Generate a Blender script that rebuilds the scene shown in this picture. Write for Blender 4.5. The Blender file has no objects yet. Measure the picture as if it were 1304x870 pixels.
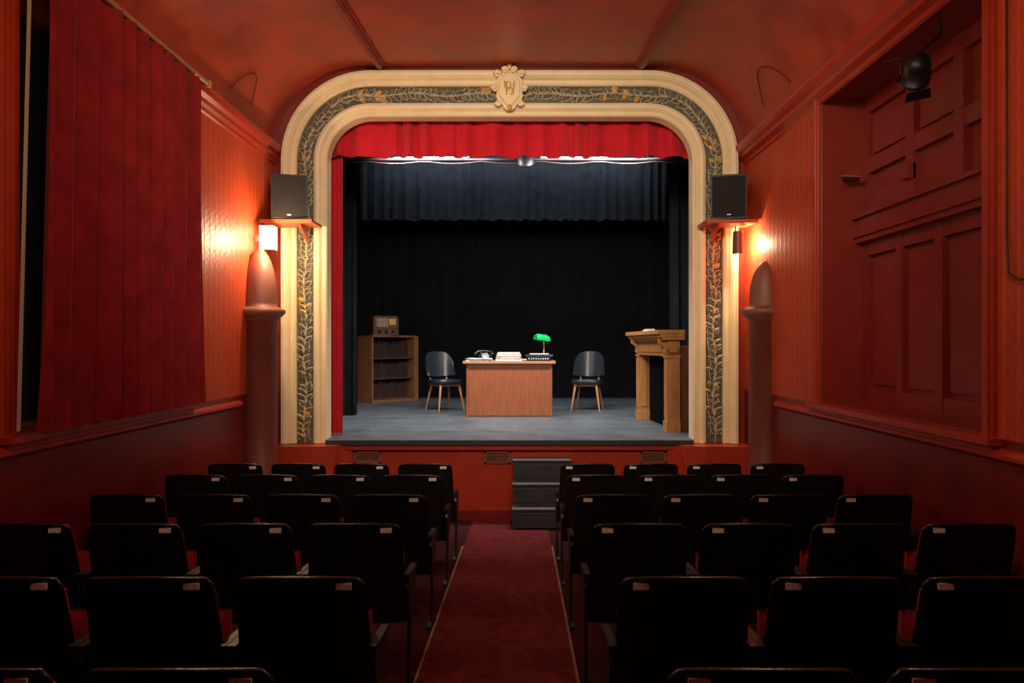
import bpy, math, random
from mathutils import Vector, Matrix
random.seed(4)
sin, cos, pi, sqrt = math.sin, math.cos, math.pi, math.sqrt
S = bpy.context.scene
S.view_settings.view_transform = 'Standard'

# ---------------------------------------------------------------- materials
def mat(name, col, rough=0.5, metal=0.0, var=0.0, vscale=4.0, bump=0.0, bscale=30.0,
        emit=None, estr=0.0, stretch=(1, 1, 1), spec=0.5, sheen=0.0, rvar=0.0):
    m = bpy.data.materials.new(name); m.use_nodes = True
    nt = m.node_tree; N = nt.nodes; L = nt.links
    b = N['Principled BSDF']
    b.inputs['Base Color'].default_value = (*col, 1)
    b.inputs['Roughness'].default_value = rough
    b.inputs['Metallic'].default_value = metal
    b.inputs['Specular IOR Level'].default_value = spec
    if sheen: b.inputs['Sheen Weight'].default_value = sheen
    tc = N.new('ShaderNodeTexCoord'); mp = N.new('ShaderNodeMapping')
    mp.inputs['Scale'].default_value = stretch
    L.new(tc.outputs['Object'], mp.inputs['Vector'])
    if var > 0 or rvar > 0:
        n = N.new('ShaderNodeTexNoise'); n.inputs['Scale'].default_value = vscale
        n.inputs['Detail'].default_value = 6; n.inputs['Roughness'].default_value = 0.65
        L.new(mp.outputs[0], n.inputs['Vector'])
        if var > 0:
            r = N.new('ShaderNodeValToRGB')
            r.color_ramp.elements[0].position = 0.3; r.color_ramp.elements[1].position = 0.7
            r.color_ramp.elements[0].color = (*[c*(1-var) for c in col], 1)
            r.color_ramp.elements[1].color = (*[min(1, c*(1+var)) for c in col], 1)
            L.new(n.outputs['Fac'], r.inputs[0]); L.new(r.outputs[0], b.inputs['Base Color'])
        if rvar > 0:
            mr = N.new('ShaderNodeMapRange')
            mr.inputs['To Min'].default_value = max(0.05, rough-rvar); mr.inputs['To Max'].default_value = min(1, rough+rvar)
            L.new(n.outputs['Fac'], mr.inputs['Value']); L.new(mr.outputs[0], b.inputs['Roughness'])
    if bump > 0:
        n2 = N.new('ShaderNodeTexNoise'); n2.inputs['Scale'].default_value = bscale; n2.inputs['Detail'].default_value = 4
        L.new(mp.outputs[0], n2.inputs['Vector'])
        bp = N.new('ShaderNodeBump'); bp.inputs['Strength'].default_value = bump; bp.inputs['Distance'].default_value = 0.01
        L.new(n2.outputs['Fac'], bp.inputs['Height']); L.new(bp.outputs[0], b.inputs['Normal'])
    if emit:
        b.inputs['Emission Color'].default_value = (*emit, 1); b.inputs['Emission Strength'].default_value = estr
    return m

def wallpaper():
    m = bpy.data.materials.new('embossed_wallpaper'); m.use_nodes = True
    nt = m.node_tree; N = nt.nodes; L = nt.links; b = N['Principled BSDF']
    b.inputs['Roughness'].default_value = 0.50
    b.inputs['Specular IOR Level'].default_value = 0.42
    tc = N.new('ShaderNodeTexCoord'); sp = N.new('ShaderNodeSeparateXYZ'); L.new(tc.outputs['Object'], sp.inputs[0])
    nz = N.new('ShaderNodeTexNoise'); nz.inputs['Scale'].default_value = 3; nz.inputs['Detail'].default_value = 5; L.new(tc.outputs['Object'], nz.inputs['Vector'])
    def M(op, a, c=None):
        n = N.new('ShaderNodeMath'); n.operation = op
        for i, x in enumerate((a, c)):
            if x is None: continue
            if isinstance(x, (int, float)): n.inputs[i].default_value = x
            else: L.new(x, n.inputs[i])
        return n.outputs[0]
    y = sp.outputs['Y']; z = sp.outputs['Z']
    P = 0.105
    ph = M('MULTIPLY', y, 2*pi/P)
    stripe = M('POWER', M('ABSOLUTE', M('COSINE', M('MULTIPLY', ph, 0.5))), 12)
    dot = M('MULTIPLY', M('SINE', M('MULTIPLY', z, 2*pi/0.055)), M('SINE', ph))
    curl = M('SINE', M('ADD', M('MULTIPLY', z, 2*pi/0.11), M('MULTIPLY', M('SINE', ph), 2.2)))
    vor = N.new('ShaderNodeTexVoronoi'); vor.inputs['Scale'].default_value = 34; L.new(tc.outputs['Object'], vor.inputs['Vector'])
    h = M('ADD', M('ADD', M('MULTIPLY', stripe, 1.0), M('MULTIPLY', curl, 0.18)), M('ADD', M('MULTIPLY', dot, 0.18), M('MULTIPLY', vor.outputs['Distance'], 0.15)))
    bp = N.new('ShaderNodeBump'); bp.inputs['Strength'].default_value = 0.5; bp.inputs['Distance'].default_value = 0.005
    L.new(h, bp.inputs['Height']); L.new(bp.outputs[0], b.inputs['Normal'])
    r = N.new('ShaderNodeValToRGB'); L.new(nz.outputs['Fac'], r.inputs[0])
    r.color_ramp.elements[0].position = .3; r.color_ramp.elements[1].position = .75
    r.color_ramp.elements[0].color = (0.46, 0.050, 0.015, 1); r.color_ramp.elements[1].color = (0.56, 0.072, 0.022, 1)
    mx = N.new('ShaderNodeMixRGB'); mx.blend_type = 'MULTIPLY'; mx.inputs[0].default_value = 1
    mr = N.new('ShaderNodeMapRange'); mr.inputs['From Min'].default_value = -.4; mr.inputs['From Max'].default_value = 1.3
    mr.inputs['To Min'].default_value = .80; mr.inputs['To Max'].default_value = 1.12
    L.new(h, mr.inputs['Value']); L.new(r.outputs[0], mx.inputs[1]); L.new(mr.outputs[0], mx.inputs[2])
    L.new(mx.outputs[0], b.inputs['Base Color'])
    return m

WP = wallpaper()
RED_GLOSS = mat('gloss_dark_red_paint', (0.16, 0.011, 0.007), 0.36, var=0.3, vscale=3, bump=0.12, bscale=12, rvar=0.1)
RED_TRIM = mat('red_trim_paint', (0.38, 0.032, 0.013), 0.38, var=0.12, vscale=5, bump=0.05)
RED_PANEL = mat('maroon_panel_paint', (0.22, 0.020, 0.011), 0.40, var=0.15, vscale=4, bump=0.06)
CEIL = mat('ceiling_red_paint', (0.38, 0.048, 0.020), 0.42, var=0.32, vscale=2.4, bump=0.5, bscale=4, rvar=0.15)
CEILRIB = mat('ceiling_rib_paint', (0.26, 0.028, 0.012), 0.45, var=0.2, vscale=5)
CREAM = mat('cream_plaster_paint', (0.84, 0.68, 0.42), 0.5, var=0.07, vscale=6, bump=0.1, bscale=25)
LEAFBG = mat('dark_band_paint', (0.10, 0.090, 0.065), 0.6, var=0.4, vscale=25)
LEAFL = mat('pale_leaf_edge', (0.52, 0.44, 0.28), 0.5, var=0.2, vscale=15)
LEAFD = mat('olive_leaf', (0.12, 0.115, 0.08), 0.5, var=0.5, vscale=20)
GOLD = mat('gilded_paint', (0.72, 0.44, 0.13), 0.38, metal=0.35, var=0.2, vscale=20)
CARPET = mat('maroon_carpet', (0.130, 0.019, 0.020), 0.95, var=0.35, vscale=14, bump=0.5, bscale=200, spec=0.1)
CARPET2 = mat('dark_floor_covering', (0.045, 0.009, 0.009), 0.9, var=0.3, vscale=10, bump=0.3, bscale=100, spec=0.1)
STAGEF = mat('grey_stage_floor', (0.086, 0.096, 0.102), 0.5, var=0.35, vscale=2.5, bump=0.05, rvar=0.12)
LIP = mat('stage_edge_paint', (0.022, 0.022, 0.023), 0.6, var=0.4, vscale=12)
BLACKCLOTH = mat('black_drape_cloth', (0.0060, 0.0066, 0.0075), 0.9, var=0.3, vscale=4, spec=0.08, sheen=0.05)
LEGCLOTH = mat('black_leg_cloth', (0.0060, 0.0068, 0.008), 0.9, var=0.3, vscale=4, spec=0.08, sheen=0.0)
BORDERCLOTH = mat('charcoal_border_cloth', (0.020, 0.0235, 0.028), 0.9, var=0.3, vscale=6, spec=0.12)
BLACKPAINT = mat('black_paint', (0.010, 0.010, 0.011), 0.7, var=0.2)
OPENDARK = mat('dark_opening_board', (0.003, 0.003, 0.003), 0.95, var=0.2, spec=0.05)  # near-black colour stands in for the shade inside the mantel opening
REDCLOTH = mat('scarlet_stage_cloth', (0.62, 0.012, 0.025), 0.8, var=0.15, vscale=5, spec=0.2, sheen=0.2)
VELVET = mat('dark_red_velvet', (0.21, 0.009, 0.010), 0.85, var=0.30, vscale=5, bump=0.3, bscale=40, spec=0.15, sheen=0.06)
PALESTRIP = mat('pale_curtain_edge', (0.50, 0.41, 0.31), 0.8, var=0.05)
VINYL = mat('black_seat_vinyl', (0.009, 0.008, 0.008), 0.26, var=0.2, vscale=8, bump=0.15, bscale=60)
SEATRED = mat('red_seat_upholstery', (0.30, 0.008, 0.013), 0.85, var=0.2, vscale=12, bump=0.2, bscale=120)
BMETAL = mat('black_enamel_metal', (0.010, 0.010, 0.011), 0.42, metal=0.1, var=0.2)
PLATE = mat('number_plate_metal', (0.75, 0.72, 0.68), 0.45, metal=0.1, var=0.25, vscale=80)
YELLOW = mat('worn_edge_strip', (0.24, 0.155, 0.065), 0.7, metal=0.1, var=0.5, vscale=12)
WOODDESK = mat('orange_brown_veneer', (0.22, 0.060, 0.020), 0.4, var=0.25, vscale=6, stretch=(6, 6, 0.6))
WOODLT = mat('pale_wood_top', (0.34, 0.15, 0.065), 0.4, var=0.15, vscale=6, stretch=(0.7, 6, 6))
WOODMANTEL = mat('honey_pine', (0.42, 0.185, 0.058), 0.4, var=0.25, vscale=5, stretch=(5, 5, 0.7))
WOODCASE = mat('bookcase_wood', (0.24, 0.095, 0.036), 0.45, var=0.25, vscale=5, stretch=(5, 5, 0.7))
WOODDARK = mat('dark_walnut', (0.09, 0.036, 0.016), 0.45, var=0.3, vscale=6, stretch=(5, 5, 0.7))
WOODRED = mat('mahogany_side', (0.15, 0.045, 0.022), 0.45, var=0.3, vscale=6, stretch=(5, 5, 0.7))
WOODLEG = mat('beech_leg_wood', (0.40, 0.18, 0.07), 0.4, var=0.15, vscale=8)
CHAIRV = mat('navy_black_vinyl', (0.018, 0.022, 0.028), 0.28, var=0.15, vscale=6, bump=0.05)
PAPER = mat('white_paper', (0.78, 0.76, 0.72), 0.8, var=0.05)
BOOKA = mat('tan_book_cloth', (0.50, 0.33, 0.22), 0.7, var=0.15)
BOOKB = mat('dark_book_cloth', (0.028, 0.017, 0.014), 0.6, var=0.4, vscale=12)
BOOKC = mat('maroon_book_cloth', (0.06, 0.018, 0.015), 0.6, var=0.3)
BAKE = mat('black_bakelite', (0.012, 0.012, 0.014), 0.15, var=0.1)
BRASS = mat('polished_brass', (0.75, 0.50, 0.18), 0.25, metal=0.9, var=0.05)
GREEN = mat('green_glass_shade', (0.01, 0.42, 0.10), 0.12, var=0.1, emit=(0.01, 0.55, 0.12), estr=0.25)
GRILLE = mat('speaker_grille', (0.012, 0.012, 0.013), 0.6, bump=0.8, bscale=300)
PLASTIC = mat('black_plastic_cabinet', (0.012, 0.012, 0.013), 0.5, bump=0.2, bscale=150)
SHELFW = mat('painted_shelf', (0.48, 0.09, 0.026), 0.45, var=0.1)
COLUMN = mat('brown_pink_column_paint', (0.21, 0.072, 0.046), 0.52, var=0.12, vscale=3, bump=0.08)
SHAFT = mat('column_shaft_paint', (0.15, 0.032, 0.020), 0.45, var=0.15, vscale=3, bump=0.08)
GLOW = mat('lit_opal_glass', (0.9, 0.85, 0.7), 0.3, emit=(1.0, 0.84, 0.58), estr=8)
LAMPGLOW = mat('lit_lens', (0.9, 0.9, 0.9), 0.3, emit=(0.85, 0.92, 1.0), estr=14)
STEPD = mat('charcoal_step_paint', (0.030, 0.031, 0.034), 0.5, var=0.3, vscale=8)
STEPE = mat('worn_grey_nosing', (0.20, 0.20, 0.21), 0.6, var=0.3, vscale=20)
GREYM = mat('grey_metal', (0.35, 0.33, 0.32), 0.4, metal=0.5, var=0.1)
CABLE = mat('dark_cable', (0.06, 0.015, 0.010), 0.5, var=0.1)
BACKWALL = mat('auditorium_back_paint', (0.30, 0.05, 0.03), 0.6, var=0.2)

# ---------------------------------------------------------------- mesh builder
class MB:
    def __init__(s): s.v = []; s.f = []; s.mi = []; s.sm = []; s.mats = []
    def mid(s, m):
        if m not in s.mats: s.mats.append(m)
        return s.mats.index(m)
    def add(s, vs, fs, m, smooth=False, M=None):
        o = len(s.v)
        for p in vs:
            p = Vector(p)
            if M is not None: p = M @ p
            s.v.append(tuple(p))
        k = s.mid(m)
        for f in fs:
            s.f.append([i+o for i in f]); s.mi.append(k); s.sm.append(smooth)
    def bx(s, x0, x1, y0, y1, z0, z1, m, M=None):
        x0, x1 = sorted((x0, x1)); y0, y1 = sorted((y0, y1)); z0, z1 = sorted((z0, z1))
        vs = [(x0,y0,z0),(x1,y0,z0),(x1,y1,z0),(x0,y1,z0),(x0,y0,z1),(x1,y0,z1),(x1,y1,z1),(x0,y1,z1)]
        s.add(vs, [(0,3,2,1),(4,5,6,7),(0,1,5,4),(1,2,6,5),(2,3,7,6),(3,0,4,7)], m, False, M)
    def tube(s, pts, r, m, seg=10, M=None, closed=False):
        pts = [Vector(p) for p in pts]; n = len(pts)
        rs = r if isinstance(r, (list, tuple)) else [r]*n
        vs = []; fs = []; up = None
        for i, p in enumerate(pts):
            if closed: t = pts[(i+1) % n]-pts[i-1]
            else: t = pts[min(i+1, n-1)]-pts[max(i-1, 0)]
            t.normalize()
            if up is None: up = Vector((0, 0, 1)) if abs(t.z) < .9 else Vector((1, 0, 0))
            a = (up - t*up.dot(t))
            if a.length < 1e-5: a = t.orthogonal()
            a.normalize(); up = a; b = t.cross(a)
            for k in range(seg):
                q = 2*pi*k/seg; vs.append(p+(a*cos(q)+b*sin(q))*rs[i])
        rng = n if closed else n-1
        for i in range(rng):
            j = (i+1) % n
            for k in range(seg):
                l = (k+1) % seg; fs.append((i*seg+k, i*seg+l, j*seg+l, j*seg+k))
        s.add(vs, fs, m, True, M)
        if not closed:
            s.add(vs[:seg], [tuple(range(seg))[::-1]], m, False, M)
            s.add(vs[-seg:], [tuple(range(seg))], m, False, M)
    def lathe(s, prof, o, m, seg=24, M=None, sx=1, sy=1):
        vs = []; fs = []
        for r, z in prof:
            for k in range(seg):
                a = 2*pi*k/seg; vs.append((o[0]+r*cos(a)*sx, o[1]+r*sin(a)*sy, o[2]+z))
        for i in range(len(prof)-1):
            for k in range(seg):
                l = (k+1) % seg; fs.append((i*seg+k, i*seg+l, (i+1)*seg+l, (i+1)*seg+k))
        s.add(vs, fs, m, True, M)
    def prism(s, poly, axis, a, b, m, M=None):
        def P(p, t):
            return {'x': (t, p[0], p[1]), 'y': (p[0], t, p[1]), 'z': (p[0], p[1], t)}[axis]
        n = len(poly); vs = [P(p, a) for p in poly]+[P(p, b) for p in poly]
        fs = [tuple(range(n)), tuple(range(n, 2*n))[::-1]]+[(i, n+i, n+(i+1) % n, (i+1) % n) for i in range(n)]
        s.add(vs, fs, m, False, M)
    def sheet(s, fn, nu, nv, m, th=0.0, M=None, m2=None):
        g = [[Vector(fn(i/nu, j/nv)) for j in range(nv+1)] for i in range(nu+1)]
        W = nv+1
        fr = [p for row in g for p in row]
        fs = [(i*W+j, (i+1)*W+j, (i+1)*W+j+1, i*W+j+1) for i in range(nu) for j in range(nv)]
        s.add(fr, fs, m, True, M)
        if th:
            bk = []
            for i in range(nu+1):
                for j in range(nv+1):
                    du = g[min(i+1, nu)][j]-g[max(i-1, 0)][j]; dv = g[i][min(j+1, nv)]-g[i][max(j-1, 0)]
                    n = du.cross(dv)
                    if n.length < 1e-9: n = Vector((0, 1, 0))
                    n.normalize(); bk.append(g[i][j]-n*th)
            s.add(bk, [f[::-1] for f in fs], m2 or m, True, M)
            ring = [(i, 0) for i in range(nu)]+[(nu, j) for j in range(nv)]+[(i, nv) for i in range(nu, 0, -1)]+[(0, j) for j in range(nv, 0, -1)]
            idx = [i*W+j for i, j in ring]; n = len(idx)
            vs = [fr[k] for k in idx]+[bk[k] for k in idx]
            s.add(vs, [(i, n+i, n+(i+1) % n, (i+1) % n) for i in range(n)], m2 or m, False, M)
    def sph(s, c, r, m, sx=1, sy=1, sz=1, seg=16, M=None):
        prof = [(max(1e-4, r*sin(pi*i/10)), -r*cos(pi*i/10)*sz) for i in range(11)]
        s.lathe(prof, c, m, seg, M, sx, sy)
    def mesh(s, name):
        me = bpy.data.meshes.new(name); me.from_pydata(s.v, [], s.f)
        for m in s.mats: me.materials.append(m)
        me.polygons.foreach_set('material_index', s.mi); me.polygons.foreach_set('use_smooth', s.sm)
        me.update(); return me
    def obj(s, name, loc=(0, 0, 0), rz=0, bevel=0, rx=0):
        return mk(name, s.mesh(name), loc, rz, bevel, rx)

def mk(name, me, loc=(0, 0, 0), rz=0, bevel=0, rx=0):
    o = bpy.data.objects.new(name, me); S.collection.objects.link(o)
    o.location = loc; o.rotation_euler = (rx, 0, rz)
    if bevel:
        b = o.modifiers.new('bevel', 'BEVEL'); b.width = bevel; b.segments = 2; b.limit_method = 'ANGLE'; b.angle_limit = math.radians(50)
    return o

WX = 2.42      # half width of the hall
PY = 7.70      # proscenium wall plane
PT = 0.10      # proscenium wall thickness
SLOPE = 0.05
def fz(y): return SLOPE*(7.6-y)
SZ = 0.82      # stage height
CORN = 3.76

# ---------------------------------------------------------------- room shell
b = MB()
b.add([(-WX-.4, -2.2, fz(-2.2)), (WX+.4, -2.2, fz(-2.2)), (WX+.4, 7.6, 0), (-WX-.4, 7.6, 0), (-WX-.4, 7.9, 0), (WX+.4, 7.9, 0),
       (-WX-.4, -2.2, -.2), (WX+.4, -2.2, -.2), (WX+.4, 7.9, -.2), (-WX-.4, 7.9, -.2)],
      [(0, 1, 2, 3), (3, 2, 5, 4), (6, 9, 8, 7), (0, 6, 7, 1), (4, 5, 8, 9)], CARPET2)
b.obj('floor')
b = MB()
y0 = -2.1
for (xa, xb, ya, y1) in ((-.37, .375, y0, 7.06), (-.37, .01, 7.06, 7.57)):
    b.add([(xa, ya, fz(ya)+.008), (xb, ya, fz(ya)+.008), (xb, y1, fz(y1)+.008), (xa, y1, fz(y1)+.008),
           (xa, ya, fz(ya)), (xb, ya, fz(ya)), (xb, y1, fz(y1)), (xa, y1, fz(y1))],
          [(0, 1, 2, 3), (0, 3, 7, 4), (1, 5, 6, 2), (0, 4, 5, 1), (3, 2, 6, 7)], CARPET)
b.obj('aisle_carpet')
for k, sx in ((1, -1), (2, 1)):
    b = MB(); xa = sx*.373
    for (ya, yb) in ((y0, 6.35),):
        x0, x1 = sorted((xa, xa+sx*.014))
        b.add([(x0, ya, fz(ya)), (x1, ya, fz(ya)), (x1, yb, fz(yb)), (x0, yb, fz(yb)),
               (x0, ya, fz(ya)+.012), (x1, ya, fz(ya)+.012), (x1, yb, fz(yb)+.012), (x0, yb, fz(yb)+.012)],
              [(0, 3, 2, 1), (4, 5, 6, 7), (0, 1, 5, 4), (1, 2, 6, 5), (2, 3, 7, 6), (3, 0, 4, 7)], YELLOW)
    b.obj('trim_%d' % k)

def zc(y): return 4.64-.086*(PY-y)
b = MB()
def cfn(u, v):
    x = -2.46+4.92*u; y = -2.2+(PY+2.25)*v; a = 1.5; t = min(1, max(0, (abs(x)-a)/(WX-a)))
    return (x, y, CORN+.02+(zc(y)-CORN-.02)*sqrt(max(0, 1-t*t)))
b.sheet(cfn, 80, 24, CEIL, th=-.06)
b.obj('ceiling')
for k, x in ((3, -1.31), (4, 1.33)):
    b = MB()
    for w, h in ((.105, .022), (.06, .045), (.03, .055)):
        ya, yb = -2.1, PY-.16
        b.add([(x-w/2, ya, zc(ya)-h), (x+w/2, ya, zc(ya)-h), (x+w/2, yb, zc(yb)-h), (x-w/2, yb, zc(yb)-h),
               (x-w/2, ya, zc(ya)+.01), (x+w/2, ya, zc(ya)+.01), (x+w/2, yb, zc(yb)+.01), (x-w/2, yb, zc(yb)+.01)],
              [(0, 3, 2, 1), (0, 1, 5, 4), (1, 2, 6, 5), (2, 3, 7, 6), (3, 0, 4, 7)], CEILRIB)
    b.obj('trim_%d' % k)

OY = {-1: (3.74, 5.62), 1: (3.70, 5.74)}
OZ0, OZ1 = 1.33, 3.66
tn = 5
for s, nm in ((-1, 'left'), (1, 'right')):
    b = MB(); a, c = s*WX, s*(WX+.40); ya, yb = OY[s]
    b.bx(a, c, -2.2, 7.9, -.1, OZ0, RED_GLOSS)
    b.bx(a, c, -2.2, ya, OZ0, OZ1, WP)
    b.bx(a, c, yb, 7.9, OZ0, OZ1, WP)
    b.bx(a, c, -2.2, 7.9, OZ1, 4.0, RED_TRIM)
    b.obj('wall_'+nm)
    b = MB(); p = s*WX
    poly = [(p, 1.215), (p-s*.015, 1.225), (p-s*.035, 1.24), (p-s*.035, 1.26), (p-s*.02, 1.275), (p, 1.285)]
    b.prism(poly, 'y', -2.2, 6.72, RED_TRIM); b.obj('trim_%d' % tn); tn += 1
    b = MB()
    q = .005 if s < 0 else .03
    poly = [(p, CORN-.13), (p-s*.02, CORN-.12), (p-s*.02, CORN-.09), (p-s*(.04+q), CORN-.07), (p-s*(.04+q), CORN-.035), (p-s*(.075+q), CORN-.015),
            (p-s*(.09+q), CORN+.02), (p-s*(.09+q), CORN+.05), (p, CORN+.05)]
    b.prism(poly, 'y', -2.2, PY-.02, RED_TRIM); b.obj('trim_%d' % tn); tn += 1
    b = MB()
    b.add([(p, -2.2, fz(-2.2)), (p-s*.02, -2.2, fz(-2.2)), (p-s*.02, 7.6, 0), (p, 7.6, 0), (p, -2.2, fz(-2.2)+.14), (p-s*.02, -2.2, fz(-2.2)+.14), (p-s*.02, 7.6, .14), (p, 7.6, .14)],
          [(0, 1, 2, 3), (4, 7, 6, 5), (1, 5, 6, 2), (0, 4, 5, 1), (3, 2, 6, 7)], RED_GLOSS)
    b.obj('baseboard_'+nm)
    b = MB()
    w = .085
    for (d0, d1, pr) in ((0, w, .022), (.02, w-.02, .036)):
        b.bx(p, p-s*pr, ya-d1, ya-d0, OZ0, OZ1+d1, RED_TRIM)
        b.bx(p, p-s*pr, yb+d0, yb+d1, OZ0, OZ1+d1, RED_TRIM)
    b.bx(p+s*.02, p-s*.07, ya-.12, yb+.12, OZ0-.035, OZ0+.005, RED_TRIM)
    b.bx(p, p-s*.03, ya-.10, yb+.10, OZ0-.07, OZ0-.035, RED_TRIM)
    b.bx(p, s*(WX+.38), ya, ya+.015, OZ0, OZ1, RED_PANEL)
    b.bx(p, s*(WX+.38), yb-.015, yb, OZ0, OZ1, RED_PANEL)
    b.bx(p, s*(WX+.38), ya, yb, OZ0, OZ0+.015, RED_PANEL)
    b.bx(p, s*(WX+.38), ya, yb, OZ1-.015, OZ1, RED_PANEL)
    b.obj('trim_%d' % tn, bevel=.004); tn += 1

# right window: painted-over panelled shutters
b = MB(); X = WX+.40; ya, yb = OY[1]
b.bx(X-.04, X, ya, yb, OZ0, OZ1, RED_PANEL)
xf = X-.04
def rail(y0, y1, z0, z1, pr=.040): b.bx(xf+.01, xf-pr, y0, y1, z0, z1, RED_PANEL)
for y in (yb-.10, 5.13, 4.64, 4.15, ya): rail(y, y+.085, OZ0, 2.56, .046)
for y in (yb-.10, 4.98, 4.42, ya): rail(y, y+.10, 2.74, OZ1, .046)
rail(ya, yb, OZ0, OZ0+.12); rail(ya, yb, 2.46, 2.58); rail(ya, yb, 3.08, 3.19); rail(ya, yb, OZ1-.12, OZ1)
rail(ya, yb, 2.56, 2.76, .10); rail(ya, yb, 2.60, 2.63, .12); rail(ya, yb, 2.74, 2.77, .13)
for (a0, a1) in ((5.22, 5.63), (4.73, 5.12), (4.24, 4.63)):
    b.bx(xf, xf-.02, a0+.03, a1-.03, OZ0+.16, 2.42, RED_PANEL)
for (a0, a1) in ((5.09, 5.63), (4.53, 4.97)):
    b.bx(xf, xf-.02, a0+.03, a1-.03, 3.22, OZ1-.16, RED_PANEL)
b.bx(xf-.03, xf-.085, 4.98, 5.06, 2.90, 3.0, RED_PANEL)
b.obj('window_1')
b = MB(); X = -(WX+.40); ya, yb = OY[-1]
b.bx(X, X+.04, ya, yb, OZ0, OZ1, BLACKPAINT)
for y in (ya, 4.3, 4.9, yb-.08): b.bx(X+.03, X+.08, y, y+.08, OZ0, OZ1, BLACKPAINT)
for z in (OZ0, 2.4, OZ1-.08): b.bx(X+.03, X+.075, ya, yb, z, z+.08, BLACKPAINT)
b.obj('window_2', bevel=.004)

b = MB(); b.bx(-WX-.4, WX+.4, -2.4, -2.2, -.1, 4.2, BACKWALL); b.obj('wall_back')

# ---------------------------------------------------------------- proscenium
HW, TZ, R0 = 1.87, 4.124, .45
def stations(z0=.78):
    st = []
    for i in range(13): st.append((Vector((-HW, 0, z0+(TZ-R0-z0)*i/12)), Vector((-1, 0, 0))))
    for i in range(1, 20):
        a = pi-(pi/2)*i/20; n = Vector((cos(a), 0, sin(a))); st.append((Vector((-HW+R0, 0, TZ-R0))+n*R0, n))
    for i in range(13): st.append((Vector((-(HW-R0)+2*(HW-R0)*i/12, 0, TZ)), Vector((0, 0, 1))))
    for i in range(1, 20):
        a = pi/2-(pi/2)*i/20; n = Vector((cos(a), 0, sin(a))); st.append((Vector((HW-R0, 0, TZ-R0))+n*R0, n))
    for i in range(13): st.append((Vector((HW, 0, TZ-R0-(TZ-R0-z0)*i/12)), Vector((1, 0, 0))))
    return st
def sweep(b, prof, m, st):
    vs = []; W = len(prof)
    for p, n in st:
        for o, pr in prof: q = p+n*o; vs.append((q.x, PY-pr, q.z))
    fs = [(i*W+j, i*W+j+1, (i+1)*W+j+1, (i+1)*W+j) for i in range(len(st)-1) for j in range(W-1)]
    b.add(vs, fs, m, False)
    for e in (0, (len(st)-1)*W): b.add([vs[e+j] for j in range(W)], [tuple(range(W))], m)
st = stations()
b = MB()
sweep(b, [(0, -PT), (0, .055), (.012, .07), (.03, .07), (.035, .06), (.05, .06), (.06, .075), (.08, .095), (.10, .10), (.115, .095), (.12, .075), (.135, .07), (.14, .03), (.14, -.01)], CREAM, st)
sweep(b, [(.31, -.01), (.31, .07), (.325, .085), (.345, .085), (.35, .07), (.365, .07), (.38, .10), (.405, .125), (.43, .13), (.44, .115), (.455, .115), (.465, .09), (.47, .0)], CREAM, st)
sweep(b, [(.135, .035), (.225, .045), (.315, .035)], LEAFBG, st)
def along(dist, o):
    r = R0+.225; leg = TZ-R0-.78; arc = pi/2*r; top = 2*(HW-R0)
    d = dist
    if d < leg: p = Vector((-HW, 0, .78+d)); n = Vector((-1, 0, 0)); t = Vector((0, 0, 1))
    elif d < leg+arc:
        a = pi-(d-leg)/r; n = Vector((cos(a), 0, sin(a))); p = Vector((-HW+R0, 0, TZ-R0))+n*R0; t = Vector((sin(a), 0, -cos(a)))
    elif d < leg+arc+top: p = Vector((-(HW-R0)+d-leg-arc, 0, TZ)); n = Vector((0, 0, 1)); t = Vector((1, 0, 0))
    elif d < leg+2*arc+top:
        a = pi/2-(d-leg-arc-top)/r; n = Vector((cos(a), 0, sin(a))); p = Vector((HW-R0, 0, TZ-R0))+n*R0; t = Vector((sin(a), 0, -cos(a)))
    else: p = Vector((HW, 0, TZ-R0-(d-leg-2*arc-top))); n = Vector((1, 0, 0)); t = Vector((0, 0, -1))
    return p+n*o, n, t
TOT = 2*(TZ-R0-.78)+pi*(R0+.225)+2*(HW-R0)
def leaf(c, n, t, ang, ln, w, m, h):
    d = t*cos(ang)+n*sin(ang); e = n*cos(ang)-t*sin(ang)
    vs = []
    prof = [(0, 0), (.2, .7), (.45, 1), (.7, .75), (1, 0)]
    for u, k in prof:
        q = c+d*ln*u
        lift = h+.012*sin(pi*min(1, u+.1))
        for sgn, l2 in ((-1, 0), (0, .010), (1, 0)):
            r = q+e*sgn*k*w/2; vs.append((r.x, PY-.046-lift-l2, r.z))
    fs = [(i*3+j, i*3+j+1, (i+1)*3+j+1, (i+1)*3+j) for i in range(4) for j in range(2)]
    b.add(vs, fs, m, False)
d = .04; i = 0
mid = TOT/2
while d < TOT-.05:
    sgn = 1 if d < mid else -1
    wv = .015*sin(d*9)
    gold = (int(d/.42) % 3 == 0) and random.random() < .65
    for side in (-1, 1):
        ang = side*random.uniform(.45, 1.05)
        c, n, t = along(d+random.uniform(-.015, .015), .225+wv)
        t = t*sgn
        ln = random.uniform(.095, .125); w = random.uniform(.046, .062)
        leaf(c, n, t, ang, ln*.9, w, GOLD if gold and side*sgn > 0 else LEAFL, 0)
        c2 = c+(t*cos(ang)+n*sin(ang))*ln*.10
        leaf(c2, n, t, ang, ln*.70, w*.72, GOLD if gold and random.random() < .4 else LEAFD, .006)
    if i % 3 == 0:
        c, n, t = along(d, .225+wv); leaf(c, n, t*sgn, 0, .08, .026, LEAFL, .01)
        for k in (-1, 1):
            q = c+n*.055*k; b.sph((q.x, PY-.055, q.z), .009, GOLD if i % 2 else LEAFL, seg=8)
    d += .058; i += 1
pts = []
for k in range(200):
    dd = TOT*k/199; c, n, t = along(min(dd, TOT-.001), .225+.015*sin(dd*9)); pts.append((c.x, PY-.055, c.z))
b.tube(pts, .006, LEAFL, seg=6)
b.obj('proscenium_arch')

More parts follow.
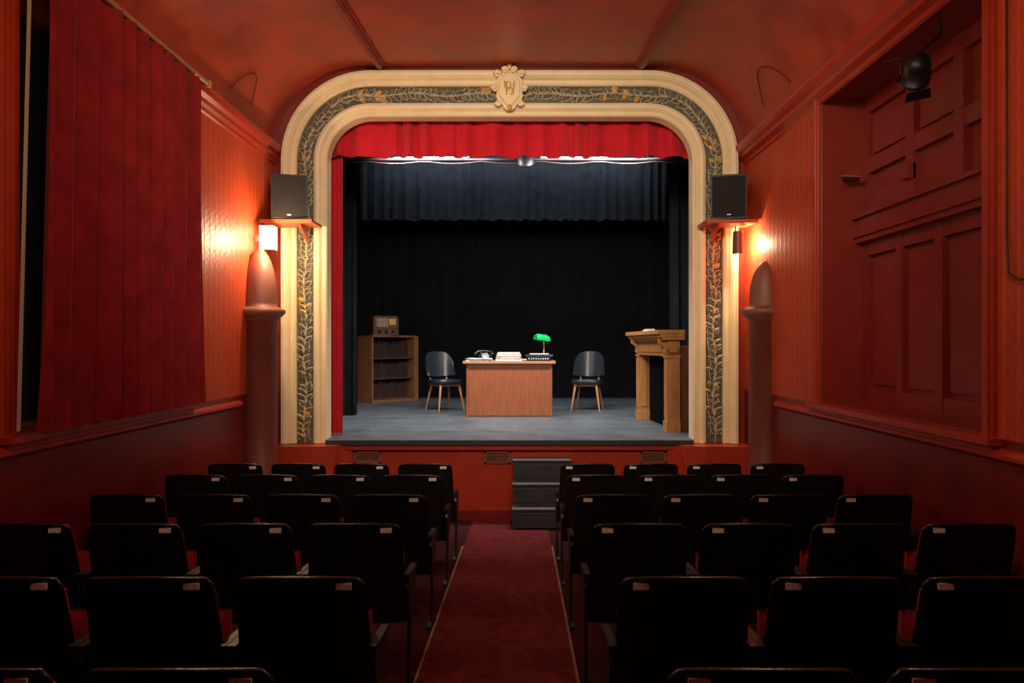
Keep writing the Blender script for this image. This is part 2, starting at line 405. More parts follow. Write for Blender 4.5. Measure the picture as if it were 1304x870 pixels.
# proscenium wall
b = MB()
st2 = stations(SZ-.06); ov = []; iv = []
XB, ZB = 3.4, 5.4
for p, n in st2:
    t1 = (XB-abs(p.x))/abs(n.x) if abs(n.x) > 1e-6 else 1e9
    t2 = (ZB-p.z)/n.z if n.z > 1e-6 else 1e9
    iv.append(p+n*.05); ov.append(p+n*min(t1, t2))
for yy, fl in ((PY, 0), (PY+PT, 1)):
    vs = [(p.x, yy, p.z) for p in iv]+[(p.x, yy, p.z) for p in ov]; n = len(iv)
    b.add(vs, [((i, n+i, n+i+1, i+1) if fl else (i, i+1, n+i+1, n+i)) for i in range(n-1)], RED_PANEL if not fl else BLACKPAINT)
b.bx(-XB, -HW-.05, PY, PY+PT, -.1, SZ-.06, RED_PANEL); b.bx(HW+.05, XB, PY, PY+PT, -.1, SZ-.06, RED_PANEL)
b.obj('wall_front')

# crest
b = MB()
def shield(sc, y0, y1, m):
    pts = []
    for k in range(36):
        a = 2*pi*k/36
        x = .135*sin(a)*(1+.12*cos(2*a)+.05*cos(6*a)); z = .165*cos(a)*(1+.10*cos(4*a)) - .012*(cos(a) < -.9)
        pts.append((x*sc, 4.37+z*sc))
    b.prism(pts, 'y', y0, y1, m)
shield(1.12, PY-.13, PY-.17, CREAM); shield(.92, PY-.17, PY-.19, GOLD); shield(.84, PY-.19, PY-.20, CREAM)
for sx in (-1, 1):
    for (cx, cz, r, tw) in ((.12, .15, .035, 1), (.15, 0, .03, 1), (.11, -.14, .032, -1), (.045, .19, .03, 1)):
        pts = [(sx*(cx+r*(1-k/22)*cos(k*.55)), PY-.18, 4.37+cz+tw*r*(1-k/22)*sin(k*.55)) for k in range(18)]
        b.tube(pts, .013, CREAM, seg=8)
b.sph((0, PY-.18, 4.585), .028, GOLD, sz=1.2); b.sph((0, PY-.18, 4.18), .024, GOLD, sz=1.2)
for k in range(9):
    a = math.radians(-60+15*k); b.sph((.12*sin(a), PY-.18, 4.46+.11*cos(a)), .013, CREAM, seg=8)
yy = PY-.207
b.tube([(-.05, yy, 4.44), (-.045, yy, 4.38), (-.02, yy, 4.32), (0, yy, 4.36), (.02, yy, 4.32), (.045, yy, 4.38), (.05, yy, 4.44)], .008, GOLD, seg=6)
b.tube([(-.03, yy, 4.30), (-.03, yy, 4.43)], .008, GOLD, seg=6)
b.tube([(-.03, yy, 4.43), (.005, yy, 4.425), (.012, yy, 4.395), (.0, yy, 4.37), (-.03, yy, 4.365)], .008, GOLD, seg=6)
b.tube([(.04, yy, 4.41), (.01, yy, 4.40), (.015, yy, 4.37), (.04, yy, 4.35), (.035, yy, 4.31), (.005, yy, 4.305)], .007, GOLD, seg=6)
b.obj('crest_cartouche')

# ---------------------------------------------------------------- stage structure
b = MB()
b.bx(-3.4, 3.4, PY+PT, 14.0, SZ-.10, SZ, STAGEF)
b.bx(-HW, HW, 7.56, PY+PT, SZ-.10, SZ, STAGEF)
b.bx(-HW+.02, HW-.02, 7.535, 7.56, SZ-.05, SZ-.002, LIP)
b.bx(-HW+.02, HW-.02, 7.555, 7.56, SZ-.10, SZ-.05, RED_TRIM)
for k in range(7):
    b.bx(-1.86, 1.86, 8.3+k*.82, 8.305+k*.82, SZ, SZ+.0008, BLACKPAINT)
b.obj('stage_floor')
b = MB()
b.bx(-1.70, 1.70, 7.60, 7.66, 0, SZ-.10, RED_TRIM)
b.bx(-1.70, 1.70, 7.585, 7.60, 0, .10, RED_GLOSS)
for s in (-1, 1):
    pts = [(s*1.60, 7.66), (s*1.60, 7.57)]
    for k in range(8):
        a = k/7*pi/2; pts.append((s*(1.60+.16*sin(a)), 7.57-.12*(1-cos(a))))
    pts += [(s*1.95, 7.40), (s*2.41, 7.40), (s*2.41, 7.69), (s*1.7, 7.69)]
    b.prism(pts, 'z', 0.0, .775, RED_TRIM)
b.obj('stage_front_panel')
for xa, xb in ((-1.576, -1.31), (-.256, .008), (1.33, 1.59)):
    b = MB(); cx = (xa+xb)/2; w = (xb-xa)/2; yf = 7.60
    b.bx(-w, w, -.018, 0, -.06, -.045, COLUMN); b.bx(-w, w, -.018, 0, .045, .06, COLUMN)
    b.bx(-w, -w+.018, -.018, 0, -.06, .06, COLUMN); b.bx(w-.018, w, -.018, 0, -.06, .06, COLUMN)
    b.bx(-w+.01, w-.01, -.003, 0, -.05, .05, WOODDARK)
    for k in range(5):
        z = -.036+k*.018
        b.add([(-w+.015, -.014, z-.004), (w-.015, -.014, z-.004), (w-.015, -.004, z+.008), (-w+.015, -.004, z+.008)], [(0, 1, 2, 3)], WOODRED)
    b.obj('air_vent', (cx, yf-.001, .640))
b = MB()
for k in range(3):
    yf = 7.10+.15*k; zt = .225+.21*k
    b.bx(.04, .60, yf+.015, 7.55, 0.03, zt-.03, STEPD)
    b.bx(.03, .61, yf, yf+.17, zt-.03, zt, STEPD)
    b.bx(.03, .61, yf-.004, yf+.02, zt-.012, zt+.003, STEPE)
    b.bx(.04, .60, yf+.008, yf+.016, zt-.19, zt-.04, STEPD)
b.bx(.03, .05, 7.10, 7.55, .025, .20, STEPD); b.bx(.59, .61, 7.10, 7.55, .025, .20, STEPD)
b.obj('stage_steps', bevel=.004)

# stage house
b = MB(); b.bx(-3.4, 3.4, 14.0, 14.1, 0, 5.4, BLACKPAINT); b.obj('wall_stage_rear')
for s, nm in ((-1, 'left'), (1, 'right')):
    b = MB(); b.bx(s*3.4, s*3.5, 7.8, 14.1, 0, 5.4, BLACKPAINT); b.obj('wall_stage_'+nm)
b = MB(); b.bx(-3.5, 3.5, 7.7, 14.1, 5.4, 5.5, BLACKPAINT)
for k in range(5): b.bx(-3.4, 3.4, 8.6+k*1.1, 8.7+k*1.1, 5.2, 5.4, WOODDARK)
b.obj('ceiling_stage')

def drape(seed, p0, p1, z0, z1, m, folds, amp, nu=None, th=.004, flare=0.3, phase=0, scal=0.0, sub=16):
    p0 = Vector(p0); p1 = Vector(p1); d = p1-p0; L = d.length; d.normalize(); n = Vector((-d.y, d.x))
    nu = nu or int(folds*10)
    rr = random.Random(seed)
    rnd = [rr.uniform(-1, 1) for _ in range(12)]
    def fn(u, v):
        a = 2*pi*folds*u+phase+1.6*sin(2*pi*u*3+rnd[0])+1.0*sin(2*pi*u*7+rnd[1]*3)
        k = amp*(.55+flare*(1-v)+.40*sin(2*pi*u*5+rnd[2]*4))
        off = k*sin(a+.25*sin(v*4+u*20))+k*.25*sin(2.3*a+rnd[3]*5)
        zz = z0+(z1-z0)*v
        if scal: zz += (1-v)*scal*(.5*sin(a*.5+1)+.5*sin(a+2))
        q = p0+d*(L*u)+n*off
        return (q.x, q.y, zz)
    b = MB(); b.sheet(fn, nu, sub, m, th=th); return b
drape(1, (-3.0, 13.7), (3.0, 13.7), SZ+.01, 5.2, BLACKCLOTH, 24, .06).obj('stage_backdrop_curtain')
for s in (-1, 1):
    drape(2+s, (s*3.15, 8.1), (s*3.15, 13.4), SZ+.01, 5.2, BLACKCLOTH, 22, .06, phase=s).obj('stage_wing_curtain')
drape(5, (-2.62, 12.5), (2.60, 12.5), 3.88, 4.98, BORDERCLOTH, 30, .022, scal=.02, nu=420).obj('stage_border_curtain')
for s in (-1, 1):
    drape(8+s, (s*2.14, 10.2), (s*3.02, 10.2), SZ+.01, 5.1, LEGCLOTH, 6, .035, nu=80).obj('stage_leg_curtain')
drape(6, (-2.2, 7.95), (2.2, 7.95), 3.79, 4.40, REDCLOTH, 19, .038, nu=300, scal=.014, flare=.5).obj('stage_valance_curtain')
drape(7, (-2.12, 8.05), (-1.80, 8.05), SZ+.012, 4.1, REDCLOTH, 4, .030, nu=60).obj('stage_side_curtain')

# lighting bar
b = MB()
zb = 3.97
b.tube([(-2.7, 8.8, zb), (2.7, 8.8, zb)], .024, BMETAL, seg=12)
b.tube([(-2.7, 8.9, zb+.22), (2.7, 8.9, zb+.22)], .02, BMETAL, seg=10)
for x in (-2.4, -.9, .9, 2.4): b.tube([(x, 8.8, zb), (x, 8.8, 5.4)], .012, BMETAL, seg=8)
def can(x, y, z, tilt, m=LAMPGLOW, r=.085, ln=.2):
    M = Matrix.Translation((x, y, z)) @ Matrix.Rotation(tilt, 4, 'X')
    b.lathe([(.001, ln), (r*.6, ln), (r, ln*.6), (r, 0), (r*1.08, 0), (r*1.08, -.012), (r*.93, -.012), (r*.9, .02)], (0, 0, 0), BMETAL, 20, M)
    b.lathe([(.001, .02), (r*.9, .02)], (0, 0, 0), m, 20, M)
    b.tube([(x-r*1.1, y, z+.05), (x-r*1.1, y, zb+.02), (x+r*1.1, y, zb+.02), (x+r*1.1, y, z+.05)], .007, BMETAL, seg=6)
can(.17, 8.8, zb-.02, .75, r=.10)
for x in (-1.35, -.6, 1.0, 1.7): can(x, 8.8, zb+.10, .5)
for x, w in ((-.95, .9), (.75, .8)):
    b.bx(x-w/2, x+w/2, 8.86, 8.92, zb+.03, zb+.05, GREYM)
pts = [(-2.4+.12*k, 8.78, zb-.02-.03*abs(sin(k*.55))) for k in range(40)]
b.tube(pts, .006, CABLE, seg=5)
b.obj('stage_lighting_bar')
for x0 in (-1.3, .45):
    b = MB()
    b.bx(0, .8, -.03, .03, 0, .03, LAMPGLOW); b.bx(-.02, .82, -.04, .04, .03, .07, GREYM)
    for x in (.1, .7): b.tube([(x, 0, .07), (x, 0, 1.38)], .008, BMETAL, seg=6)
    b.obj('strip_light', (x0, 8.40, 4.02))

# ---------------------------------------------------------------- stage props
DX, DY = -.04, 10.0
b = MB()
b.bx(-.57, .57, 0, .56, 0.0, .715, WOODDESK)
b.bx(-.575, -.55, -.012, .56, 0, .715, WOODDESK); b.bx(.55, .575, -.012, .56, 0, .715, WOODDESK)
b.bx(-.57, .57, -.006, 0, .0, .03, WOODDARK)
b.bx(-.62, .62, -.05, .68, .715, .75, WOODLT)
b.obj('desk', (DX, DY, SZ), bevel=.004)
DZ = SZ+.75
b = MB()
b.prism([(-.10, 0), (.10, 0), (.10, .03), (.05, .08), (-.05, .09), (-.10, .03)], 'x', -.09, .09, BAKE)
b.lathe([(.001, .012), (.05, .01), (.055, 0)], (0, 0, 0), GREYM, 20, Matrix.Translation((0, -.07, .065)) @ Matrix.Rotation(.75, 4, 'X'))
b.bx(-.05, -.03, -.01, .03, .085, .11, BAKE); b.bx(.03, .05, -.01, .03, .085, .11, BAKE)
b.tube([(-.12, .01, .105), (-.08, .01, .125), (0, .01, .135), (.08, .01, .125), (.12, .01, .105)], [.018, .014, .012, .014, .018], BAKE, seg=10)
b.sph((-.12, .01, .095), .03, BAKE, sz=.6); b.sph((.12, .01, .095), .03, BAKE, sz=.6)
b.obj('rotary_telephone', (DX-.36, DY+.47, DZ), rz=.3, bevel=.006)
b = MB(); z = 0
for w, dd, h, m, r in ((.36, .26, .035, BOOKA, .02), (.34, .25, .03, BOOKC, -.05), (.33, .24, .03, BOOKA, .06), (.30, .22, .022, PAPER, -.03)):
    M = Matrix.Rotation(r, 4, 'Z')
    b.bx(-w/2, w/2, -dd/2, dd/2, z, z+.004, m, M); b.bx(-w/2, w/2, -dd/2, dd/2, z+h-.004, z+h, m, M)
    b.bx(-w/2+.006, w/2-.006, -dd/2+.006, dd/2, z+.004, z+h-.004, PAPER, M); b.bx(-w/2, w/2, dd/2-.005, dd/2, z, z+h, m, M)
    z += h
b.obj('book_stack', (DX-.01, DY+.14, DZ))
b = MB()
for k in range(12):
    M = Matrix.Rotation(random.uniform(-.3, .3), 4, 'Z') @ Matrix.Translation((random.uniform(-.03, .03), random.uniform(-.03, .03), 0))
    b.bx(-.15, .15, -.11, .11, k*.003, k*.003+.0022, PAPER, M)
b.bx(-.15, -.05, -.10, .04, .036, .042, BOOKA)
b.obj('paper_pile', (DX-.41, DY+.13, DZ))
b = MB()
b.prism([(-.13, 0), (.13, 0), (.13, .05), (.03, .06), (-.02, .035), (-.13, .02)], 'x', -.16, .16, BAKE)
b.tube([(-.19, .06, .07), (.19, .06, .07)], .02, BAKE, seg=12)
b.bx(-.13, .13, .065, .075, .06, .10, PAPER)
for r in range(3):
    for c in range(9): b.lathe([(.001, .006), (.008, .006), (.008, 0)], (-.13+c*.032, -.11+r*.03, .022+r*.006), GREYM, 8)
b.obj('typewriter', (DX+.40, DY+.14, DZ), rz=-.08)
b = MB(); b.bx(-.11, .11, -.08, .08, 0, .012, BOOKB); b.bx(-.10, .10, -.075, .075, .012, .018, PAPER); b.obj('notebook', (DX+.20, DY+.43, DZ), rz=.15)
b = MB()
b.lathe([(.001, 0), (.075, 0), (.078, .01), (.06, .02), (.02, .03), (.014, .05), (.02, .065), (.012, .08), (.010, .22), (.016, .24), (.010, .255), (.001, .26)], (0, 0, 0), BRASS, 24)
b.tube([(0, 0, .25), (.01, 0, .29), (.03, 0, .32), (.03, 0, .345)], .006, BRASS, seg=8)
M = Matrix.Translation((-.03, 0, .31)) @ Matrix.Rotation(.15, 4, 'Y')
def sh(u, v):
    a = -pi*.08+pi*1.16*u; x = -.115+.23*v; k = 1-.25*(abs(2*v-1)**4)
    return (x, .062*k*cos(a), -.015+.07*k*sin(a))
b.sheet(sh, 18, 14, GREEN, th=.004, M=M)
b.sph((.03, 0, .36), .010, BRASS, seg=10)
b.tube([(.05, -.02, .30), (.05, -.02, .24)], .0015, BRASS, seg=5); b.sph((.05, -.02, .235), .006, BRASS, seg=8)
b.obj('bankers_lamp', (DX+.48, DY+.50, DZ), rz=.6)

def cchair(loc, rz):
    b = MB()
    def back(u, v):
        s = 2*u-1; a = s*1.15
        hh = .37*(1-.55*abs(s)**3.2); z0 = .50+.05*abs(s)**2*.5
        z = z0+hh*v; R = .225+.015*v
        lean = .05*v
        return (R*sin(a), -.02+R*cos(a)*.95+lean, z)
    b.sheet(back, 24, 10, CHAIRV, th=.035)
    def seat(u, v):
        a = 2*pi*u; r = v
        k = (abs(cos(a))**4+abs(sin(a))**4)**(-.25)*.92
        return (.235*r*cos(a)*k, -.02+.225*r*sin(a)*k, .455+.015*(1-r**4)-.012*(1-r*r))
    b.sheet(seat, 32, 6, CHAIRV, th=.0)
    prof = [(a, z) for a, z in ((1.0, .455), (1.03, .44), (1.02, .41), (.95, .395), (.02, .395))]
    vs = []; n = 32
    for r, z in prof:
        for k in range(n):
            a = 2*pi*k/n; kk = (abs(cos(a))**4+abs(sin(a))**4)**(-.25)*.92
            vs.append((.235*r*cos(a)*kk, -.02+.225*r*sin(a)*kk, z))
    b.add(vs, [(i*n+k, (i+1)*n+k, (i+1)*n+(k+1) % n, i*n+(k+1) % n) for i in range(4) for k in range(n)], CHAIRV, True)
    for sx in (-1, 1):
        b.tube([(sx*.15, -.16, .40), (sx*.21, -.22, 0.0)], [.019, .011], WOODLEG, seg=12)
        b.tube([(sx*.14, .13, .40), (sx*.20, .22, 0.0)], [.019, .011], WOODLEG, seg=12)
        b.tube([(sx*.13, .17, .42), (sx*.15, .235, .56)], .012, WOODLEG, seg=8)
        b.bx(sx*.16-.014, sx*.16+.014, -.17, .15, .365, .395, WOODLEG)
    b.bx(-.16, .16, -.165, -.14, .365, .395, WOODLEG); b.bx(-.16, .16, .12, .145, .365, .395, WOODLEG)
    b.obj('office_chair', loc, rz)
cchair((-1.01, 11.0, SZ), .60)
cchair((1.10, 11.0, SZ), -.25)

# bookcase (local front -Y), turned towards centre stage
b = MB(); W2, H, D = .50, 1.13, .40
b.bx(-W2, -W2+.03, 0, D, 0, H, WOODCASE); b.bx(W2-.10, W2, -.01, D, 0, H, WOODCASE)
b.bx(-W2, W2, -.01, D, H-.03, H, WOODCASE); b.bx(-W2, W2, D-.015, D, 0, H, WOODDARK)
for z in (.05, .39, .73): b.bx(-W2+.02, W2-.02, .01, D, z, z+.022, WOODDARK)
b.bx(-W2, W2, .015, .03, 0, .05, WOODCASE)
rr = random.Random(2)
for z in (.072, .412, .752):
    x = -W2+.04
    while x < W2-.15:
        w = rr.uniform(.022, .045); h = rr.uniform(.22, .29)
        b.bx(x, x+w-.002, .12, .30, z, z+h, rr.choice([BOOKB, BOOKB, BOOKC, BOOKB]))
        x += w
b.obj('bookcase', (-2.02, 12.72, SZ), rz=.85)
b = MB()
pts = [(-.22, 0), (.22, 0), (.22, .27)]+[(.22-.05*(1-cos(k*pi/12)), .27+.06*sin(k*pi/12)) for k in range(1, 7)]+[(-.17-.05*sin(k*pi/12), .33-.06*(1-cos(k*pi/12))) for k in range(0, 7)]
b.prism(pts, 'y', 0, .2, WOODDARK)
b.bx(-.19, .19, -.008, 0, .13, .30, WOODRED); b.bx(-.17, .03, -.012, -.008, .14, .29, BOOKA)
for k in range(6): b.bx(-.165+k*.034, -.155+k*.034, -.02, -.012, .14, .29, WOODDARK)
b.bx(.05, .17, -.012, -.008, .18, .28, GOLD)
for x in (-.12, 0, .12): b.tube([(x, 0, .065), (x, -.025, .065)], .022, BAKE, seg=14)
b.bx(-.23, .23, -.01, .21, 0, .02, WOODDARK)
b.obj('vintage_radio', (-2.16, 12.60, SZ+1.13), rz=.50, bevel=.004)

# fireplace surround (front faces -X)
b = MB(); L0, L1 = 0.0, 1.50; H = 1.13
def pil(y0):
    b.bx(.0, .14, y0, y0+.14, 0, .93, WOODMANTEL)
    b.bx(-.012, .145, y0-.01, y0+.15, 0, .12, WOODMANTEL)
    b.bx(-.008, .0, y0+.02, y0+.12, .16, .80, WOODMANTEL)
    b.bx(.03, .11, y0-.008, y0, .18, .78, WOODMANTEL)
    b.bx(-.012, .148, y0-.01, y0+.15, .82, .85, WOODMANTEL)
    pts = [(0, .85), (-.025, .87), (-.03, .90), (-.02, .93), (-.05, .96), (-.08, .98), (-.085, 1.02), (-.085, 1.05), (0, 1.05)]
    b.prism(pts, 'y', y0+.03, y0+.11, WOODMANTEL)
pil(L0); pil(L1-.14)
b.bx(.0, .14, L0, L1, .84, 1.05, WOODMANTEL)
b.bx(-.012, 0, L0+.22, L1-.22, .88, 1.02, WOODMANTEL)
b.bx(.03, .11, -.012, 0, .88, 1.01, WOODMANTEL)
for z0_, z1_, p in ((1.02, 1.05, .07), (1.05, 1.085, .10), (1.085, 1.13, .13)):
    b.bx(-p, .18, L0-.03-p*.3, L1+.03+p*.3, z0_, z1_, WOODMANTEL)
b.bx(.141, .16, L0+.10, L1-.10, 0, .86, OPENDARK)
b.bx(.005, .15, L0+.141, L0+.146, 0, .84, OPENDARK)
b.bx(.155, .36, L0+.10, L1-.1, .0, .96, WOODRED)
b.obj('fireplace_mantel', (1.735, 8.24, SZ), rz=.075, bevel=.003)
b = MB(); b.bx(-.05, .05, -.1, .1, 0, .012, PAPER); b.bx(-.04, .04, -.08, .08, .012, .03, BOOKA); b.obj('letters', (1.68, 9.1, SZ+H), rz=.2)
b = MB()
for k in range(7):
    x = random.uniform(-1.6, 1.5); y = random.uniform(7.9, 9.6); r = random.uniform(0, 3)
    M = Matrix.Translation((x, y, SZ+.002)) @ Matrix.Rotation(r, 4, 'Z'); b.bx(-.02, .02, -.006, .006, 0, .001, PAPER, M)
b.obj('stage_marking_tape')

# ---------------------------------------------------------------- speakers, columns, sconces
for s in (-1, 1):
    cx = s*2.15
    b = MB()
    pts = [(-.17, -.13), (.17, -.13), (.12, .13), (-.12, .13)]
    b.prism(pts, 'z', 0, .43, PLASTIC)
    def gr(u, v): return (-.155+.31*u, -.137-.012*sin(pi*u), .02+.39*v)
    b.sheet(gr, 14, 4, GRILLE)
    b.bx(-.02, .02, -.156, -.150, .03, .045, GREYM)
    b.obj('loudspeaker', (cx, 7.33, 3.003), rz=s*-.22, bevel=.008)
    b = MB()
    b.bx(-.25, .25, -.18, .20, 0, .022, SHELFW)
    b.bx(-.25, .25, -.185, -.178, -.012, .022, SHELFW)
    b.prism([(.20, 0), (-.10, 0), (.20, -.14)], 'x', -s*.10-.01, -s*.10+.01, SHELFW)
    b.obj('speaker_shelf', (s*2.15, 7.36, 2.972))
    b = MB(); r = .155; xc = -2.34 if s < 0 else 2.42
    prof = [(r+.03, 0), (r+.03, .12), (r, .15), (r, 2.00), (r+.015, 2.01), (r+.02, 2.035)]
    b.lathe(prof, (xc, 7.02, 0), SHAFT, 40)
    prof = [(r+.02, 2.035), (r+.05, 2.06), (r+.075, 2.085), (r+.075, 2.115), (r+.04, 2.125), (r+.01, 2.14)]
    H2 = 2.69 if s < 0 else 2.58
    for k in range(25):
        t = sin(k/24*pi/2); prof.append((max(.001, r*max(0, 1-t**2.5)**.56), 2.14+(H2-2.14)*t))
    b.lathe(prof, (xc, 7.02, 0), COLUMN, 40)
    b.obj('engaged_column')

b = MB()
b.bx(-.065, .065, -.055, .055, -.105, .105, GLOW)
for x in (-.068, .062):
    for y in (-.058, .052): b.bx(x, x+.006, y, y+.006, -.11, .11, GREYM)
b.bx(-.07, .07, -.06, .06, .105, .115, GREYM); b.bx(-.07, .07, -.06, .06, -.115, -.105, GREYM)
b.bx(-.12, -.06, -.02, .02, -.03, .03, GREYM)
b.obj('wall_sconce', (-2.29, 7.10, 2.80))
# the right-hand lamp gets an added opaque hood, so only its wall wash shows
b = MB()
def hs(u, v):
    a = pi*(.45+1.18*u); r = .058-.006*v; return (r*cos(a), r*sin(a), -.12+.22*v)
b.sheet(hs, 16, 4, SHAFT, th=.003)
b.lathe([(.001, .10), (.052, .10), (.052, .105), (.001, .105)], (0, 0, 0), SHAFT, 16)
b.tube([(-.03, .0, .10), (-.03, .0, .165)], .006, BMETAL, seg=6)
b.obj('added_lamp_hood', (2.26, 7.36, 2.80), rz=.05)

# ---------------------------------------------------------------- left velvet curtain
b = MB()
rr = random.Random(11)
fold = [(rr.uniform(.65, 1.35)) for _ in range(10)]
tot = sum(fold); edges = [0]
for f in fold: edges.append(edges[-1]+f/tot)
def phase_of(u):
    for i in range(len(fold)):
        if u <= edges[i+1]+1e-9: return i+(u-edges[i])/(edges[i+1]-edges[i])
    return len(fold)
def cur(u, v):
    p = phase_of(u)
    y = 3.72+1.92*u; z = 1.345+2.42*v
    y += (v-.5)*.09*(1-u)
    a = 2*pi*(p+.10*sin(v*2.6+u*9))
    k = .040*(.85+.25*sin(u*19+1))*(.70+.5*(1-v))
    y += .018*sin(a+1.0)
    x = -2.285+k*sin(a)+.008*sin(2*a+u*11)*(1-.5*v)+.006*sin(4*v+7*u)
    return (x, y, z)
b.sheet(cur, 300, 28, VELVET, th=-.004)
b.sheet(lambda u, v: (-2.345, 3.685+.026*u+(v-.5)*.09, 1.36+2.38*v), 2, 10, PALESTRIP, th=.003)  # narrow pale strip along the near edge of the curtain
b.obj('window_curtain')
b = MB(); b.tube([(-2.30, 3.45, 3.80), (-2.30, 5.74, 3.80)], .018, WOODLEG, seg=10)
b.sph((-2.30, 5.76, 3.80), .03, WOODLEG)
for y in (3.6, 5.68): b.bx(-2.42, -2.29, y-.01, y+.01, 3.79, 3.81, BMETAL)
b.obj('curtain_pole')

# ---------------------------------------------------------------- right wall fixtures and cables
b = MB()
M = Matrix.Translation((2.36, 4.25, 3.30)) @ Matrix.Rotation(1.0, 4, 'X') @ Matrix.Rotation(-.3, 4, 'Y')
b.lathe([(.001, .15), (.05, .14), (.068, .10), (.07, 0), (.078, 0), (.078, -.02), (.065, -.02)], (0, 0, 0), BMETAL, 20, M)
b.lathe([(.001, -.005), (.065, -.005)], (0, 0, 0), GREYM, 20, M)
for a in range(2):
    Ma = M @ Matrix.Rotation(a*pi, 4, 'Z')
    b.add([(-.06, .078, -.02), (.06, .078, -.02), (.07, .09, -.08), (-.07, .09, -.08)], [(0, 1, 2, 3)], BMETAL, False, Ma)
b.tube([(2.275, 4.25, 3.32), (2.275, 4.25, 3.43), (2.445, 4.25, 3.43), (2.445, 4.25, 3.32)], .007, BMETAL, seg=6)
b.tube([(2.36, 4.25, 3.43), (2.50, 4.25, 3.55), (2.50, 4.25, 3.64)], .010, BMETAL, seg=8)
b.tube([(2.36, 4.3, 3.43), (2.40, 4.4, 3.48), (2.45, 4.55, 3.54), (2.45, 4.8, 3.60)], .005, CABLE, seg=6)
b.obj('theatre_spotlight')
b = MB()
b.prism([(2.50, 5.55), (2.58, 5.72), (2.70, 5.72), (2.66, 5.58)], 'z', 3.04, 3.047, GREYM)
b.obj('corner_bracket')

def cable(pts, r=.006, nm='cable'):
    b = MB(); b.tube(pts, r, CABLE, seg=6); b.obj(nm)
def covept(x, y, off=.012):
    a = 1.5; t = min(1, max(0, (abs(x)-a)/(WX-a))); z = CORN+.02+(zc(y)-CORN-.02)*sqrt(1-t*t)
    nx = -.6 if x > 0 else .6
    return (x+nx*off, y, z-off)
cable([covept(2.38-.15*sin(pi*k/14), 6.95-.7*k/14) for k in range(15)], .004)
cable([covept(-2.38+.12*sin(pi*k/14), 6.9-.5*k/14) for k in range(15)], .004)
cable([(2.41, 3.53, 3.6), (2.41, 3.53, 2.3), (2.40, 3.50, 2.12), (2.40, 3.42, 2.08), (2.41, 3.3, 2.09)])

# ---------------------------------------------------------------- auditorium seats (front is +Y)
def seat_mesh(px):
    b = MB(); Hh = .765
    def shape(u, v):
        s = 2*u-1; w = (.450-.040*v)/2
        s0 = .88; k = max(0, (abs(s)-s0)/(1-s0)); drop = .018*(1-sqrt(max(0, 1-k*k)))+.010*s*s
        z = .29+v*(Hh-.29-drop)
        y = .055-.13*v-.028*(1-s*s)
        return w*s, y, z
    b.sheet(lambda u, v: shape(1-u, v), 24, 14, VINYL, th=.0)
    b.sheet(lambda u, v: (shape(u, v)[0], shape(u, v)[1]+.012, shape(u, v)[2]), 24, 14, VINYL)
    rim = [shape(0, k/14) for k in range(15)]+[shape(k/24, 1) for k in range(1, 24)]+[shape(1, 1-k/14) for k in range(15)]
    b.tube([(x, y+.006, z) for x, y, z in rim], .0080, VINYL, seg=8)
    def pad(u, v):
        x, y, z = shape(u, .02+.93*v); s = 2*u-1
        pf = .035*(1-abs(s)**6)*(1-abs(2*v-1)**6)
        return (x*.985, y+.036+pf, z)
    b.sheet(pad, 20, 14, SEATRED)
    for sg in (0, 1):
        b.sheet(lambda u, v: (shape(sg, .02+.93*v)[0]*.985, shape(sg, .02+.93*v)[1]+.005+.031*u, shape(sg, .02+.93*v)[2]), 1, 14, SEATRED)
    b.sheet(lambda u, v: (shape(u, .95)[0]*.985, shape(u, .95)[1]+.005+.031*v, shape(u, .95)[2]), 20, 1, SEATRED)
    def cush(sgn):
        def f(u, v):
            s = 2*u-1; t = 2*v-1; k = (1-abs(s)**5)*(1-abs(t)**5)
            return (.197*s, .135+sgn*(.014+.018*k)-.02*v, .36+.24*v)
        return f
    b.sheet(cush(1), 12, 10, VINYL); b.sheet(cush(-1), 12, 10, SEATRED)
    ring = [(-.197, 1), (-.197, -1), (.197, -1), (.197, 1), (-.197, 1)]
    for a_, c_ in zip(ring[:-1], ring[1:]):
        b.sheet(lambda u, v: (a_[0]+(c_[0]-a_[0])*u, .135+.014*(a_[1]+(c_[1]-a_[1])*u)-.02*v, .36+.24*v), 1, 3, SEATRED)
    for s in (-1, 1):
        x0, x1 = s*.230, s*.244
        poly = [(.0, .03), (.055, .03), (.065, .28), (.15, .36), (.185, .44), (.18, .505), (-.03, .505), (-.045, .47), (.0, .30)]
        b.prism(poly, 'x', x0, x1, BMETAL)
        b.prism([(-.06, 0), (.16, 0), (.16, .02), (.07, .035), (-.02, .035), (-.06, .02)], 'x', s*.218, s*.245, BMETAL)
        b.prism([(-.05, .505), (.185, .505), (.20, .516), (.185, .53), (-.05, .534)], 'x', s*.218, s*.2465, BMETAL)
    v = .955; x, y, z = shape((px/.205+1)/2, v)
    b.bx(px-.025, px+.025, y-.008, y+.002, z-.012, z+.008, PLATE)
    return b.mesh('theatre_seat')
mL = seat_mesh(.145); mR = seat_mesh(-.145)
rows = [(5.88, 0, 0), (5.17, 0, 0), (4.27, 0, 0), (3.40, 0, .01), (2.48, .028, .012), (1.70, -.015, .015)]
for y, oL, oR in rows:
    for s, me in ((-1, mL), (1, mR)):
        for k in range(4):
            x = s*(.390+.2475+.4965*k)+(oL if s < 0 else oR)
            mk('theatre_seat', me, (x, y, fz(y)-.002), rx=-.05)

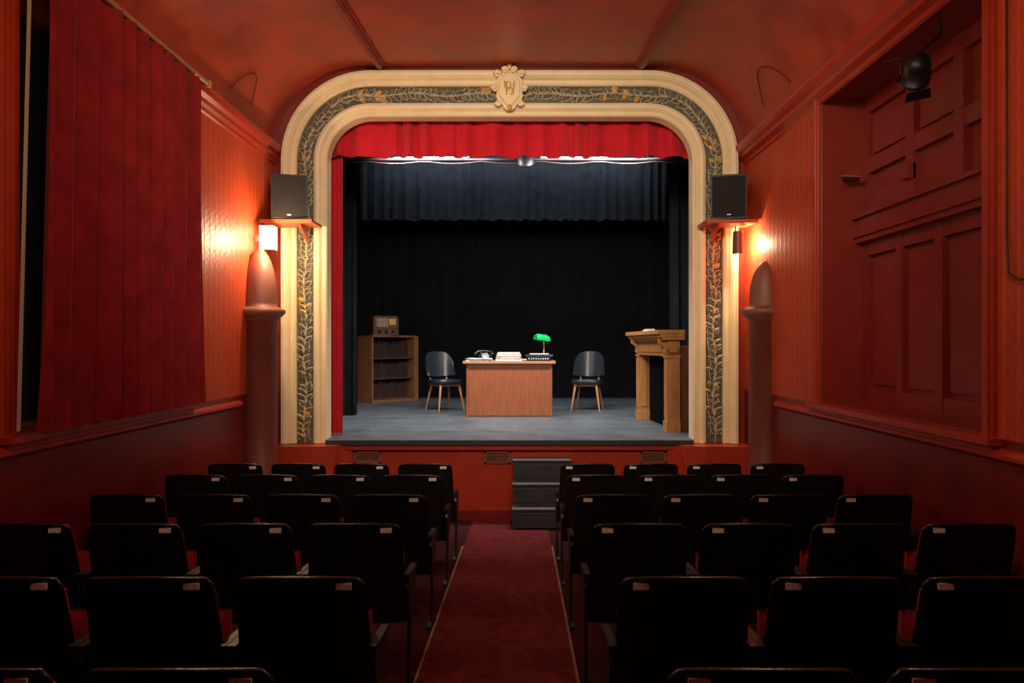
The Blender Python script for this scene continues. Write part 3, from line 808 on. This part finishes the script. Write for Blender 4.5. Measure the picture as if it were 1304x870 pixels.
# ---------------------------------------------------------------- lights
def light(name, kind, loc, energy, col, size=.1, target=None, sy=None, spread=None):
    l = bpy.data.lights.new(name, kind); l.energy = energy; l.color = col
    if kind == 'AREA':
        l.size = size
        if sy: l.shape = 'RECTANGLE'; l.size_y = sy
        if spread: l.spread = spread
    else: l.shadow_soft_size = size
    o = bpy.data.objects.new(name, l); S.collection.objects.link(o); o.location = loc
    if target: o.rotation_euler = (Vector(target)-Vector(loc)).to_track_quat('-Z', 'Y').to_euler()
    return o
WARM = (1.0, .70, .40)
light('sconce_bulb', 'POINT', (-2.12, 6.88, 2.75), 40, WARM, .05)
light('hooded_lamp_bulb', 'POINT', (2.262, 7.36, 2.78), 34, WARM, .02)
light('hall_fill', 'POINT', (-1.3, 2.3, 3.15), 35, (1, .76, .48), .12)  # unseen fill added to brighten the hall, no pendant hangs here
light('hall_fill', 'POINT', (1.3, 2.3, 3.15), 35, (1, .76, .48), .12)  # matching added fill on the right, likewise without a fitting
light('arch_fill', 'AREA', (0, 2.6, 3.85), 60, (1, .86, .66), 1.6, target=(0, 7.7, 3.1), sy=.4, spread=1.9)  # unseen area fill added to light the arch from the hall side
light('stage_wash', 'AREA', (-.9, 8.45, 4.14), 110, (.97, .97, 1), 1.2, target=(-.4, 10.3, .8), sy=.25, spread=2.2)
light('stage_wash', 'AREA', (1.0, 8.45, 4.14), 110, (.97, .97, 1), 1.2, target=(.5, 10.3, .8), sy=.25, spread=2.2)
light('border_wash', 'AREA', (0, 12.1, 5.0), 34, (.78, .88, 1), 4.4, target=(0, 12.6, 4.4), sy=.2)

w = bpy.data.worlds.new('world'); S.world = w; w.use_nodes = True
w.node_tree.nodes['Background'].inputs[0].default_value = (.02, .015, .012, 1)

# ---------------------------------------------------------------- camera
cd = bpy.data.cameras.new('camera'); cam = bpy.data.objects.new('camera', cd); S.collection.objects.link(cam)
cam.location = (.112, 0, 1.78); cam.rotation_euler = (pi/2, 0, 0)
cd.sensor_width = 36; cd.lens = 950*36/1304; cd.shift_x = -11/1304; cd.shift_y = 5/1304; cd.clip_start = .05
S.camera = cam
